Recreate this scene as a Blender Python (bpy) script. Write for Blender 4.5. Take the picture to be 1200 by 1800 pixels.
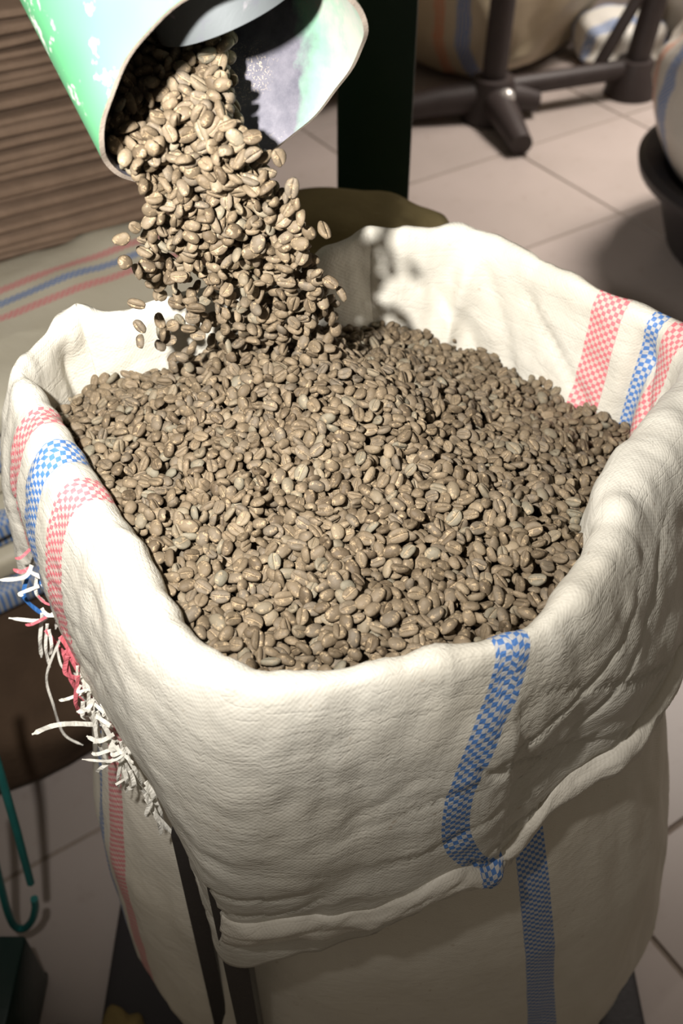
import bpy, bmesh, math, random
import numpy as np
from mathutils import Vector, Matrix, noise, kdtree
from mathutils.bvhtree import BVHTree

random.seed(4)
rng = np.random.default_rng(7)
for o in list(bpy.data.objects):
    bpy.data.objects.remove(o, do_unlink=True)
scene = bpy.context.scene
COL = scene.collection
R = math.radians

# ------------------------------------------------------------------ camera, world, light
CAM_Z, PITCH, FPX = 1.19, R(45), 1750.0
cam_d = bpy.data.cameras.new('camera')
cam_d.sensor_fit = 'VERTICAL'; cam_d.sensor_height = 36.0; cam_d.sensor_width = 24.0
cam_d.lens = 35.0
cam_d.clip_start = 0.02
cam_d.dof.use_dof = True
cam_d.dof.focus_distance = 0.585
cam_d.dof.aperture_fstop = 8.0
cam = bpy.data.objects.new('camera', cam_d); COL.objects.link(cam)
cam.location = (0, 0, CAM_Z)
cam.rotation_euler = (math.pi / 2 - PITCH, 0, 0)
scene.camera = cam

world = bpy.data.worlds.new('world'); scene.world = world; world.use_nodes = True
bg = world.node_tree.nodes['Background']
bg.inputs[0].default_value = (1.0, 0.86, 0.70, 1); bg.inputs[1].default_value = 0.125

def add_light(name, kind, loc, target, energy, color, **kw):
    d = bpy.data.lights.new(name, kind); d.energy = energy; d.color = color
    for k, v in kw.items(): setattr(d, k, v)
    o = bpy.data.objects.new(name, d); COL.objects.link(o); o.location = loc
    o.rotation_euler = (Vector(target) - Vector(loc)).to_track_quat('-Z', 'Y').to_euler()
    return o
# the camera's own flash, left of the lens (the camera is held upright)
add_light('camera_flash', 'SPOT', (-0.13, 0.11, CAM_Z + 0.005), (-0.10, 0.52, 0.98), 47.0, (1.0, 0.95, 0.90),
          spot_size=R(108), spot_blend=1.0, shadow_soft_size=0.011)
# ceiling lamp over the back of the room
add_light('ceiling_lamp', 'AREA', (1.6, 2.9, 2.9), (1.0, 2.3, 0.0), 25.0, (1.0, 0.90, 0.82), shape='DISK', size=1.1, spread=R(66))

vs = scene.view_settings
vs.view_transform = 'Standard'; vs.look = 'None'; vs.gamma = 1.0; vs.use_curve_mapping = False
vs.exposure = 0.0

# ------------------------------------------------------------------ helpers
CP, SP = math.cos(PITCH), math.sin(PITCH)
def ray(px, py):
    a, b = px - 600.0, 900.0 - py
    return Vector((a, FPX * CP + b * SP, -FPX * SP + b * CP))
def at_z(px, py, z):
    r = ray(px, py); return Vector((0, 0, CAM_Z)) + r * ((z - CAM_Z) / r.z)
def at_y(px, py, y):
    r = ray(px, py); return Vector((0, 0, CAM_Z)) + r * (y / r.y)
def at_d(px, py, d):
    return Vector((0, 0, CAM_Z)) + ray(px, py) * (d / FPX)
def project(p):
    p = np.asarray(p, float).reshape(-1, 3)
    y, z = p[:, 1], p[:, 2] - CAM_Z
    dep = y * CP - z * SP; up = y * SP + z * CP
    return np.stack([600 + FPX * p[:, 0] / dep, 900 - FPX * up / dep, dep], 1)

def tag(o, label=None, cat=None, group=None, kind=None):
    if label: o['label'] = label
    if cat: o['category'] = cat
    if group: o['group'] = group
    if kind: o['kind'] = kind
    return o
def empty(name, loc=(0, 0, 0), rz=0.0):
    o = bpy.data.objects.new(name, None); COL.objects.link(o)
    o.location = loc; o.rotation_euler = (0, 0, rz); o.empty_display_size = 0.05
    return o
def link(name, me, mats=None, parent=None, smooth=True):
    o = bpy.data.objects.new(name, me); COL.objects.link(o)
    if mats is not None:
        for m in (mats if isinstance(mats, (list, tuple)) else [mats]): me.materials.append(m)
    if parent: o.parent = parent
    if smooth: me.shade_smooth()
    return o
def mesh_from(name, verts, faces):
    me = bpy.data.meshes.new(name)
    me.from_pydata([tuple(v) for v in verts], [], [tuple(f) for f in faces]); me.update()
    return me
def np_mesh(name, V, F):
    """V (n,3), F (m,4) or (m,3) arrays"""
    me = bpy.data.meshes.new(name)
    k = F.shape[1]
    me.vertices.add(len(V)); me.vertices.foreach_set('co', V.astype(np.float32).ravel())
    me.loops.add(F.size); me.loops.foreach_set('vertex_index', F.astype(np.int32).ravel())
    me.polygons.add(len(F)); me.polygons.foreach_set('loop_start', np.arange(0, F.size, k, dtype=np.int32))
    me.update(calc_edges=True); me.validate()
    return me
def set_uv(me, uv_vert):
    lay = me.uv_layers.new(name='UVMap')
    li = np.empty(len(me.loops), np.int32); me.loops.foreach_get('vertex_index', li)
    lay.data.foreach_set('uv', np.asarray(uv_vert, np.float32)[li].ravel())
def set_uv_loops(me, uv_loop):
    lay = me.uv_layers.new(name='UVMap'); lay.data.foreach_set('uv', np.asarray(uv_loop, np.float32).ravel())
def fattr(me, name, vals):
    a = me.attributes.new(name, 'FLOAT', 'POINT'); a.data.foreach_set('value', np.asarray(vals, np.float32))

def bm_box(bm, c, s, rot=None):
    r = bmesh.ops.create_cube(bm, size=1.0)
    M = Matrix.Translation(Vector(c)) @ (rot.to_4x4() if rot else Matrix()) @ Matrix.Diagonal((*s, 1))
    bmesh.ops.transform(bm, matrix=M, verts=r['verts']); return r['verts']
def bm_tube(bm, pts, rad, seg=12, caps=True, square=False):
    pts = [Vector(p) for p in pts]; rings = []
    n = 4 if square else seg
    ref = None
    for i, p in enumerate(pts):
        t = (pts[min(i + 1, len(pts) - 1)] - pts[max(i - 1, 0)]).normalized()
        if ref is None: ref = Vector((1, 0, 0)) if abs(t.x) < 0.8 else Vector((0, 1, 0))
        a = (ref - t * ref.dot(t)).normalized(); b = t.cross(a); ref = a
        rr = rad[i] if isinstance(rad, (list, tuple)) else rad
        ring = []
        for k in range(n):
            th = 2 * math.pi * (k + (0.5 if square else 0)) / n
            f = rr * (1.4142 if square else 1)
            ring.append(bm.verts.new(p + a * math.cos(th) * f + b * math.sin(th) * f))
        rings.append(ring)
    for r0, r1 in zip(rings, rings[1:]):
        for k in range(n):
            bm.faces.new((r0[k], r0[(k + 1) % n], r1[(k + 1) % n], r1[k]))
    if caps:
        bm.faces.new(rings[0][::-1]); bm.faces.new(rings[-1])
def bm_obj(name, bm, mat, parent=None, bevel=0.0, smooth=True):
    if bevel:
        bmesh.ops.bevel(bm, geom=bm.edges[:], offset=bevel, segments=2, affect='EDGES', profile=0.5)
    bmesh.ops.recalc_face_normals(bm, faces=bm.faces[:])
    me = bpy.data.meshes.new(name); bm.to_mesh(me); bm.free()
    o = link(name, me, mat, parent, smooth=False)
    if smooth: me.shade_smooth(); me.set_sharp_from_angle(angle=R(40))
    return o
def catmull(P, n, closed=False):
    """P (k,dim) control -> n samples, uniform parameter"""
    P = np.asarray(P, float); k = len(P)
    t = np.linspace(0, k if closed else k - 1, n, endpoint=not closed)
    i = np.floor(t).astype(int)
    if not closed: i = np.clip(i, 0, k - 2)
    f = (t - i)[:, None]
    if closed: a, b, c, d = P[(i - 1) % k], P[i % k], P[(i + 1) % k], P[(i + 2) % k]
    else: a, b, c, d = P[np.clip(i - 1, 0, k - 1)], P[i], P[np.clip(i + 1, 0, k - 1)], P[np.clip(i + 2, 0, k - 1)]
    return 0.5 * (2 * b + (c - a) * f + (2 * a - 5 * b + 4 * c - d) * f ** 2 + (3 * b - a - 3 * c + d) * f ** 3)
def nz(x, y, z=0.0): return noise.noise(Vector((x, y, z)))

# ------------------------------------------------------------------ materials
class NT:
    def __init__(s, name):
        s.m = bpy.data.materials.new(name); s.m.use_nodes = True
        s.t = s.m.node_tree; s.b = s.t.nodes['Principled BSDF']
    def n(s, typ, **kw):
        x = s.t.nodes.new(typ)
        for k, v in kw.items(): setattr(x, k, v)
        return x
    def l(s, a, b): s.t.links.new(a, b)
    def val(s, sock, v):
        if isinstance(v, bpy.types.NodeSocket): s.l(v, sock)
        else: sock.default_value = v
    def math(s, op, a, b=None, c=None):
        x = s.n('ShaderNodeMath', operation=op)
        s.val(x.inputs[0], a)
        if b is not None: s.val(x.inputs[1], b)
        if c is not None: s.val(x.inputs[2], c)
        return x.outputs[0]
    def mix(s, f, a, b, blend='MIX'):
        x = s.n('ShaderNodeMix', data_type='RGBA', blend_type=blend)
        s.val(x.inputs[0], f)
        s.val(x.inputs[6], a if isinstance(a, bpy.types.NodeSocket) else (*a, 1))
        s.val(x.inputs[7], b if isinstance(b, bpy.types.NodeSocket) else (*b, 1))
        return x.outputs[2]
    def noise(s, scale, detail=3, vec=None, rough=0.55, dist=0.0):
        x = s.n('ShaderNodeTexNoise'); x.inputs['Scale'].default_value = scale
        x.inputs['Detail'].default_value = detail; x.inputs['Roughness'].default_value = rough
        x.inputs['Distortion'].default_value = dist
        if vec is None: vec = s.obj()
        s.l(vec, x.inputs['Vector']); return x.outputs[0]
    def obj(s):
        if not hasattr(s, '_o'): s._o = s.n('ShaderNodeTexCoord')
        return s._o.outputs['Object']
    def ramp(s, f, stops):
        x = s.n('ShaderNodeValToRGB'); e = x.color_ramp.elements
        while len(e) < len(stops): e.new(0.5)
        for q, (p, c) in zip(e, stops):
            q.position = p; q.color = (*c, 1) if len(c) == 3 else c
        s.l(f, x.inputs[0]); return x.outputs[0]
    def thr(s, f, lo, hi):
        x = s.n('ShaderNodeMapRange'); x.clamp = True
        s.val(x.inputs[0], f); x.inputs[1].default_value = lo; x.inputs[2].default_value = hi
        return x.outputs[0]
    def bump(s, h, strength=0.3, dist=0.001):
        x = s.n('ShaderNodeBump'); x.inputs['Strength'].default_value = strength
        x.inputs['Distance'].default_value = dist; s.l(h, x.inputs['Height']); s.l(x.outputs[0], s.b.inputs['Normal'])
    def out(s, color=None, rough=0.5, metal=0.0, spec=0.5):
        if color is not None: s.val(s.b.inputs['Base Color'], color if isinstance(color, bpy.types.NodeSocket) else (*color, 1))
        s.val(s.b.inputs['Roughness'], rough); s.b.inputs['Metallic'].default_value = metal
        s.b.inputs['Specular IOR Level'].default_value = spec
        return s.m

BLUE, RED = (0.045, 0.17, 0.47), (0.66, 0.16, 0.19)
def woven(name, stripes=(), base=(0.62, 0.60, 0.525), cell=0.0033, weave=0.003, rough=0.5, wrinkle=1.0, dirt=0.25, bstr=0.55):
    """woven plastic tape: UV in metres, stripes = [(u, width, colour)]"""
    t = NT(name)
    uv = t.n('ShaderNodeUVMap', uv_map='UVMap').outputs[0]
    sep = t.n('ShaderNodeSeparateXYZ'); t.l(uv, sep.inputs[0]); u, v = sep.outputs[0], sep.outputs[1]
    cu = t.math('FLOOR', t.math('DIVIDE', u, cell)); cv = t.math('FLOOR', t.math('DIVIDE', v, cell))
    chk = t.math('ABSOLUTE', t.math('MODULO', t.math('ADD', cu, cv), 2.0))
    d = t.noise(9.0, 4); d2 = t.noise(60.0, 3)
    col = t.mix(t.math('MULTIPLY', t.thr(d, 0.45, 0.75), dirt), base, tuple(c * k for c, k in zip(base, (0.80, 0.74, 0.62))))
    # single tapes differ a little in tone
    tone = t.noise(1.0, 0, t_vec(t, cu, cv, 0.37, 0.11))
    col = t.mix(t.math('MULTIPLY', t.thr(tone, 0.35, 0.7), 0.10), col, (0.62, 0.57, 0.47))
    spk = t.thr(t.noise(170.0, 1), 0.74, 0.79)
    col = t.mix(t.math('MULTIPLY', spk, 0.35), col, (0.35, 0.26, 0.17))
    for u0, w, c in stripes:
        m = t.math('LESS_THAN', t.math('ABSOLUTE', t.math('SUBTRACT', u, u0)), w / 2)
        f = t.math('MULTIPLY', m, t.math('MULTIPLY_ADD', chk, 0.72, 0.22))
        col = t.mix(f, col, c)
    su = t.math('SINE', t.math('MULTIPLY', u, 2 * math.pi / weave)); sv = t.math('SINE', t.math('MULTIPLY', v, 2 * math.pi / weave))
    h = t.math('ADD', t.math('MULTIPLY', t.math('MULTIPLY', su, sv), 0.06), t.math('MULTIPLY', t.noise(45.0, 5, dist=0.6), 1.6 * wrinkle))
    h = t.math('ADD', h, t.math('MULTIPLY', d2, 0.5))
    mp = t.n('ShaderNodeMapping'); t.l(uv, mp.inputs[0]); mp.inputs['Scale'].default_value = (150, 38, 1)
    h = t.math('ADD', h, t.math('MULTIPLY', t.noise(1.0, 5, mp.outputs[0], 0.6, 0.5), 0.45 * wrinkle))
    mq = t.n('ShaderNodeMapping'); t.l(uv, mq.inputs[0]); mq.inputs['Scale'].default_value = (16, 75, 1); mq.inputs['Rotation'].default_value = (0, 0, 0.25)
    rg = t.math('ABSOLUTE', t.math('SUBTRACT', t.noise(1.0, 3, mq.outputs[0], 0.5, 1.0), 0.5))
    h = t.math('ADD', h, t.math('MULTIPLY', t.thr(rg, 0.0, 0.05), 0.17 * wrinkle))
    t.bump(h, bstr, 0.0018)
    t.b.inputs['Subsurface Weight'].default_value = 0.0
    return t.out(col, rough, 0, 0.45)
def t_vec(t, a, b, ka, kb):
    c = t.n('ShaderNodeCombineXYZ'); t.l(t.math('MULTIPLY', a, ka), c.inputs[0]); t.l(t.math('MULTIPLY', b, kb), c.inputs[1])
    return c.outputs[0]
def plain(name, col, rough=0.6, var=0.25, scale=12.0, metal=0.0, bump=0.2, spec=0.4):
    t = NT(name); f = t.noise(scale, 5)
    c = t.mix(t.math('MULTIPLY', t.thr(f, 0.3, 0.75), var), col, tuple(x * 0.45 for x in col))
    t.bump(t.noise(scale * 8, 4), bump, 0.002)
    return t.out(c, rough, metal, spec)

def mat_bean():
    t = NT('green_coffee_bean')
    a = t.n('ShaderNodeAttribute', attribute_name='tint').outputs['Fac']
    r = t.n('ShaderNodeObjectInfo').outputs['Random']
    x = t.math('FRACT', t.math('ADD', a, r))
    base = t.ramp(x, [(0.0, (0.088, 0.065, 0.041)), (0.25, (0.134, 0.103, 0.066)), (0.5, (0.162, 0.125, 0.081)), (0.68, (0.128, 0.106, 0.078)),
                      (0.85, (0.186, 0.143, 0.092)), (0.95, (0.175, 0.160, 0.118)), (1.0, (0.24, 0.187, 0.122))])
    n1 = t.noise(260.0, 4, rough=0.65); n2 = t.noise(700.0, 3)
    col = t.mix(t.math('MULTIPLY', t.thr(n1, 0.5, 0.72), 0.50), base, (0.31, 0.235, 0.15))
    col = t.mix(t.math('MULTIPLY', t.thr(n2, 0.58, 0.75), 0.45), col, (0.085, 0.064, 0.042))
    ch = t.n('ShaderNodeAttribute', attribute_name='chaff').outputs['Fac']
    n4 = t.noise(420.0, 4, rough=0.7, dist=0.8)
    pick = t.thr(t.math('FRACT', t.math('MULTIPLY', x, 7.31)), 0.15, 0.75)
    f = t.math('MULTIPLY', t.math('MULTIPLY', t.thr(ch, 0.45, 0.9), t.thr(n4, 0.42, 0.56)), pick)
    flake = t.math('MULTIPLY', t.math('MULTIPLY', t.thr(n4, 0.57, 0.62), t.thr(n1, 0.45, 0.56)), 0.75)
    col = t.mix(t.math('MAXIMUM', t.math('MULTIPLY', f, 0.85), flake), col, (0.44, 0.335, 0.205))
    t.bump(t.math('ADD', n1, t.math('MULTIPLY', n2, 0.4)), 0.45, 0.0008)
    return t.out(col, 0.6, 0, 0.2)
BEAN = mat_bean()

def mat_chute_green():
    t = NT('chipped_green_paint')
    n = t.noise(28.0, 6, rough=0.62); n2 = t.noise(90.0, 4); n3 = t.noise(7.0, 3)
    col = t.mix(t.thr(n3, 0.35, 0.65), (0.085, 0.32, 0.145), (0.14, 0.37, 0.205))
    col = t.mix(t.thr(n, 0.61, 0.64), col, (0.60, 0.65, 0.58))
    col = t.mix(t.math('MULTIPLY', t.thr(n2, 0.66, 0.70), 0.7), col, (0.5, 0.6, 0.5))
    t.bump(n2, 0.12, 0.001)
    return t.out(col, 0.42, 0, 0.5)
def mat_chute_inside():
    t = NT('worn_grey_metal')
    o = t.obj(); sep = t.n('ShaderNodeSeparateXYZ'); t.l(o, sep.inputs[0])
    n = t.noise(26.0, 5, dist=0.4); n2 = t.noise(900.0, 2); n3 = t.noise(60.0, 5, rough=0.7)
    grey = t.mix(t.thr(n3, 0.3, 0.7), (0.09, 0.09, 0.115), (0.19, 0.185, 0.215))
    # paint survives on the +x side of the trough, rubbed bare where the beans run
    f = t.math('ADD', t.math('MULTIPLY', sep.outputs[0], 18.0), t.math('MULTIPLY', t.math('SUBTRACT', n, 0.5), 0.9))
    col = t.mix(t.thr(f, 0.42, 0.60), grey, (0.22, 0.42, 0.30))
    col = t.mix(t.math('MULTIPLY', t.thr(f, 0.60, 0.85), t.thr(n3, 0.25, 0.55)), col, (0.42, 0.43, 0.38))
    dust = t.math('MULTIPLY', t.thr(n2, 0.56, 0.66), t.thr(n, 0.46, 0.60))
    col = t.mix(t.math('MULTIPLY', dust, 0.8), col, (0.50, 0.43, 0.33))
    t.bump(n3, 0.15, 0.001)
    return t.out(col, 0.40, 0.15, 0.5)
M_green, M_inside = mat_chute_green(), mat_chute_inside()
def mat_pipe():
    t = NT('scratched_grey_steel'); n = t.noise(30.0, 6, rough=0.7, dist=1.2)
    c = t.mix(t.thr(n, 0.55, 0.64), (0.13, 0.145, 0.15), (0.30, 0.28, 0.30))
    c = t.mix(t.math('MULTIPLY', t.thr(t.noise(55.0, 4), 0.6, 0.7), 0.5), c, (0.12, 0.11, 0.15))
    t.bump(n, 0.2, 0.001); return t.out(c, 0.38, 0.3)
M_pipe = mat_pipe()
M_cutedge = plain('bare_cut_edge', (0.42, 0.36, 0.30), 0.5, 0.4, 80)
M_frame = plain('black_painted_steel', (0.035, 0.032, 0.030), 0.35, 0.3, 40, spec=0.5)
M_post = plain('dark_green_enamel', (0.006, 0.030, 0.016), 0.35, 0.4, 10, bump=0.05)
M_teal = plain('teal_enamel', (0.02, 0.17, 0.16), 0.35, 0.4, 30)
M_brown = plain('brown_jute', (0.27, 0.19, 0.135), 0.9, 0.5, 25, bump=0.6, spec=0.1)
M_dark_brown = plain('dark_brown_cloth', (0.10, 0.065, 0.042), 0.9, 0.5, 16, bump=0.6, spec=0.1)
M_olive = plain('olive_cloth', (0.20, 0.16, 0.075), 0.85, 0.35, 25, bump=0.4, spec=0.1)
M_iron = plain('dark_machine_iron', (0.045, 0.034, 0.032), 0.5, 0.4, 30)
M_bolt = plain('bright_bolt', (0.75, 0.73, 0.70), 0.3, 0.1, 30, metal=0.6)
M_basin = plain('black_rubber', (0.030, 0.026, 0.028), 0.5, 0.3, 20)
M_yellow = plain('ochre_cloth', (0.26, 0.19, 0.07), 0.9, 0.6, 30, bump=0.6)
def mat_tile():
    t = NT('glazed_floor_tile'); n = t.noise(2.2, 5); n2 = t.noise(25.0, 4)
    r = t.n('ShaderNodeObjectInfo').outputs['Random']
    c = t.mix(t.thr(n, 0.35, 0.7), (0.44, 0.38, 0.35), (0.37, 0.32, 0.29))
    c = t.mix(t.math('MULTIPLY', r, 0.15), c, (0.33, 0.28, 0.25))
    c = t.mix(t.math('MULTIPLY', t.thr(n2, 0.58, 0.75), 0.3), c, (0.26, 0.20, 0.16))
    return t.out(c, 0.35, 0, 0.4)
M_tile = mat_tile()
M_grout = plain('grout', (0.30, 0.25, 0.21), 0.9, 0.3, 30)
M_wall = plain('plaster', (0.42, 0.37, 0.32), 0.9, 0.3, 4)

# ------------------------------------------------------------------ setting: tiled floor, back wall
TS = 0.40
fl = bm_obj('floor', (lambda b: (bm_box(b, (0.2, 1.9, -0.033), (5.2, 5.4, 0.06)), b)[1])(bmesh.new()), M_grout, smooth=False)
tag(fl, 'pale glazed tile floor under the sacks', kind='structure')
tb = bmesh.new(); bm_box(tb, (0, 0, -0.004), (TS - 0.006, TS - 0.006, 0.008))
bmesh.ops.bevel(tb, geom=[e for e in tb.edges if all(v.co.z > -0.001 for v in e.verts)], offset=0.0015, segments=1, affect='EDGES')
tme = bpy.data.meshes.new('tile'); tb.to_mesh(tme); tb.free(); tme.materials.append(M_tile)
ang = R(33); ca, sa = math.cos(ang), math.sin(ang)
for i in range(-9, 10):
    for j in range(-9, 10):
        x = i * TS * ca - j * TS * sa + 0.95; y = i * TS * sa + j * TS * ca + 2.15
        if -1.2 < x < 2.4 and -0.2 < y < 4.3:
            o = bpy.data.objects.new('tile', tme); COL.objects.link(o); o.parent = fl
            o.location = (x, y, random.uniform(-0.0006, 0.0006)); o.rotation_euler = (0, 0, ang)
wl = bm_obj('wall_back', (lambda b: (bm_box(b, (0.2, 4.62, 1.3), (5.2, 0.08, 2.72)), b)[1])(bmesh.new()), M_wall, smooth=False)
tag(wl, 'plain plaster wall behind the stored sacks', kind='structure')

# ------------------------------------------------------------------ main sack: folded mouth (cuff)
ZR = 0.801           # rim height
# rim centre line: (photo x, photo y, dz, roll width, hem photo x, hem photo y, hem depth-plane y)  hem None -> straight drop
cols = [
    (36, 668, .002, .018, None), (30, 640, 0.006, .014, None), (76, 592, 0.003, .012, None), (126, 545, 0.008, .012, None), (142, 541, 0.008, .012, None), (180, 551, 0.0, .014, None), (250, 533, .002, .014, None),
    (420, 492, .0, .014, None), (560, 452, .0, .014, None), (632, 408, .006, .014, None), (660, 399, .008, .014, None), (740, 402, .004, .016, None),
    (830, 401, .004, .016, None), (940, 452, .0, .016, None), (1088, 524, .0, .018, None), (1185, 566, .0, .020, None),
    (1240, 640, .0, .030, None), (1185, 735, .0, .038, (1262, 1010, .49)), (1110, 842, .0, .036, (1192, 1160, .41)),
    (1068, 962, .0, .026, (1116, 1320, .345)), (985, 1070, .0, .020, (1000, 1432, .305)), (900, 1122, .0, .018, (872, 1540, .285)),
    (790, 1150, .0, .018, (780, 1572, .272)), (640, 1176, .0, .018, (622, 1660, .262)), (500, 1196, -.002, .020, (505, 1684, .258)),
    (405, 1178, -.001, .024, (398, 1694, .262)), (312, 1128, .0, .026, (342, 1545, .292)), (256, 1058, .0, .028, (268, 1385, .325)),
    (188, 930, .0, .030, (185, 1250, .370)), (112, 820, .0, .030, (112, 1110, .420)), (70, 735, .0, .026, (66, 985, .475)),
]
K = len(cols)
rimc = [at_z(c[0], c[1], ZR + c[2]) for c in cols]
cen = sum(rimc, Vector()) / K
prof = []
for i, c in enumerate(cols):
    p = rimc[i]; tng = rimc[(i + 1) % K] - rimc[i - 1]; tng.z = 0
    n = Vector((tng.y, -tng.x, 0)).normalized()
    if n.dot(p - cen) < 0: n = -n
    w = c[3]
    if c[4]: hem = at_y(*c[4])
    else: hem = p + n * (w * 0.5 + 0.03); hem.z = 0.62
    outer = p + n * (w * 0.5) - Vector((0, 0, .012))
    m1 = outer.lerp(hem, .3) + n * .008; m2 = outer.lerp(hem, .65) + n * .006
    prof.append([p - n * (w * .5 + .010) - Vector((0, 0, .16)), p - n * (w * .5 + .005) - Vector((0, 0, .085)),
                 p - n * (w * .5 + .001) - Vector((0, 0, .034)), p - n * (w * .46) - Vector((0, 0, .009)),
                 p + Vector((0, 0, .001)), outer, m1, m2, hem])
prof = np.array([[list(v) for v in q] for q in prof])          # K x 9 x 3
NC, NRW = 420, 120
G = np.stack([catmull(prof[:, j], NC, True) for j in range(prof.shape[1])], 1)   # NC x 9 x 3
RIMJ = 4
rim_loop = G[:, RIMJ]
u_arc = np.concatenate([[0], np.cumsum(np.linalg.norm(np.diff(np.vstack([rim_loop, rim_loop[:1]]), axis=0), axis=1))])
U_TOT = u_arc[-1]
S = np.zeros((NC, NRW, 3)); Vv = np.zeros((NC, NRW))
for i in range(NC):
    d = catmull(G[i], 400); L = np.concatenate([[0], np.cumsum(np.linalg.norm(np.diff(d, axis=0), axis=1))])
    # arc length samples
    tt = np.linspace(0, L[-1], NRW)
    for k in range(3): S[i, :, k] = np.interp(tt, L, d[:, k])
    jr = np.argmax(S[i, :, 2]); Vv[i] = tt - tt[jr]
# wrinkles: displacement along the normal
du = np.roll(S, -1, 0) - np.roll(S, 1, 0); dv = np.gradient(S, axis=1)
NRM = np.cross(du, dv); NRM /= np.linalg.norm(NRM, axis=2, keepdims=True) + 1e-9
mid = S[:, NRW - 20].mean(0)
if np.mean(np.sum(NRM[:, NRW - 20] * (S[:, NRW - 20] - mid), 1)) < 0: NRM = -NRM
def u_at(px, py):
    q = project(rim_loop); return u_arc[np.argmin((q[:, 0] - px) ** 2 + (q[:, 1] - py) ** 2)]
u_front = u_at(895, 1120); u_corner = u_at(405, 1178); u_bl = u_at(132, 541); u_rt = u_at(1230, 620); u_b = u_at(645, 401); u_b2 = u_at(830, 401)
def ud(u, u0):
    d = (u - u0) % U_TOT; return d - U_TOT if d > U_TOT / 2 else d
for i in range(NC):
    u = u_arc[i]; th = 2 * math.pi * u / U_TOT; cx, sx = math.cos(th), math.sin(th)
    for j in range(NRW):
        v = Vv[i, j]; d = 0.0
        d += 0.0045 * nz(cx * 3.0, sx * 3.0, v * 9)
        d += 0.0016 * nz(cx * 16, sx * 16, v * 16 + 3)
        d += 0.0011 * nz(u * 60, v * 60, 7)
        if v > 0.02:      # long creases drawn slantwise across the outer face towards the tied hem
            k = min(1, (v - .02) / .08); s = ud(u, u_front)
            w1 = nz(u * 5 + 3, (v + s * .5) * 20, 1.3); w2 = nz(u * 6 + 9, (v - s * .45) * 26, 5.1); w3 = nz(u * 18, (v + s * .3) * 55, 2.7)
            calm = .45 + .55 * min(1, max(0, (v - .10) / .12)) if s > 0 else 1
            d += k * calm * (.0042 * w1 - .0034 * max(0, .10 - abs(w2)) / .10 * (1 if s < .0 else .7) + .0011 * w3)
            if s < .02: d -= k * .0030 * max(0, .10 - abs(nz(u * 3 + 1, (v + s * .95 + .1 * s * s) * 17, 9.3))) / .10
            if s < 0: d += -.011 * math.exp(-((s + .035) / .03) ** 2) * k
        elif v < -0.01:   # inner wall: slack folds running up to the rim
            k = min(1, (-v - .01) / .03)
            d += k * (.0055 * nz(u * 22 + v * 12, v * 5, 2.2) - .004 * max(0, .12 - abs(nz(u * 13 + v * 9, v * 4, 6.6))) / .12)
            d -= k * .012 * math.exp(-((ud(u, u_bl) + .02 + v * .1) / .009) ** 2)
            d += k * .010 * math.exp(-((ud(u, u_b2) - .012 - v * .25) / .012) ** 2)
            d -= k * .010 * math.exp(-((ud(u, u_rt) + .045) / .010) ** 2)
        d += .004 * math.exp(-(v / .014) ** 2) * nz(u * 38, 3, 1)
        S[i, j] += NRM[i, j] * d
# UV with the stripe's drift on the front face
UV = np.zeros((NC, NRW, 2))
for i in range(NC):
    u = u_arc[i]; g = math.exp(-(ud(u, u_front) / .075) ** 2)
    for j in range(NRW):
        v = Vv[i, j]; t_ = min(max(v / Vv[i, -1], 0), 1)
        UV[i, j] = (u - g * (.036 * math.sin(math.pi * t_ ** 1.25) ** 1.2 - .004 * t_ ** 3) * (1 if True else 0), v)
def grid_faces(nc, nr, closed=True):
    i = np.arange(nc if closed else nc - 1)[:, None]; j = np.arange(nr - 1)[None, :]
    a = i * nr + j; b = ((i + 1) % nc) * nr + j
    return np.stack([a, b, b + 1, a + 1], -1).reshape(-1, 4)
def uv_loops_grid(UVg, F, nc, nr, utot):
    """per-loop uv, with the seam column unwrapped"""
    uv = UVg.reshape(-1, 2)[F.ravel()].reshape(-1, 4, 2).copy()
    mx = uv[:, :, 0].max(1, keepdims=True); bad = (mx - uv[:, :, 0]) > utot / 2
    uv[:, :, 0] = np.where(bad, uv[:, :, 0] + utot, uv[:, :, 0])
    return uv.reshape(-1, 2)

sack = empty('coffee_sack', (0.03, 0.49, 0.02))
tag(sack, 'large open white woven plastic sack brimming with coffee beans', 'sack')
INV = Matrix.Translation(-sack.location)
W_ST = .021
u_l = u_at(100, 800)
cuff_stripes = [(u_front, .019, BLUE),
                (u_at(68, 735), W_ST, RED), (u_at(100, 800), W_ST, BLUE), (u_at(138, 860), W_ST, RED),
                (u_at(1085, 523), .026, RED), (u_at(1165, 557), .012, BLUE), (u_at(1205, 580), .022, RED)]
M_cuff = woven('white_woven_sack_cuff', cuff_stripes, dirt=.3)
F = grid_faces(NC, NRW)
cuff_me = np_mesh('folded_mouth', S.reshape(-1, 3) - np.array(sack.location), F)
set_uv_loops(cuff_me, uv_loops_grid(UV, F, NC, NRW, U_TOT))
cuff = link('folded_mouth', cuff_me, M_cuff, sack)
cuff['label'] = 'rolled sack mouth with red and blue checked stripes'
sm = cuff.modifiers.new('thickness', 'SOLIDIFY'); sm.thickness = .0012; sm.offset = 0
cuff_bvh = BVHTree.FromPolygons([Vector(p) for p in S.reshape(-1, 3)], [tuple(f) for f in F])

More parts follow.
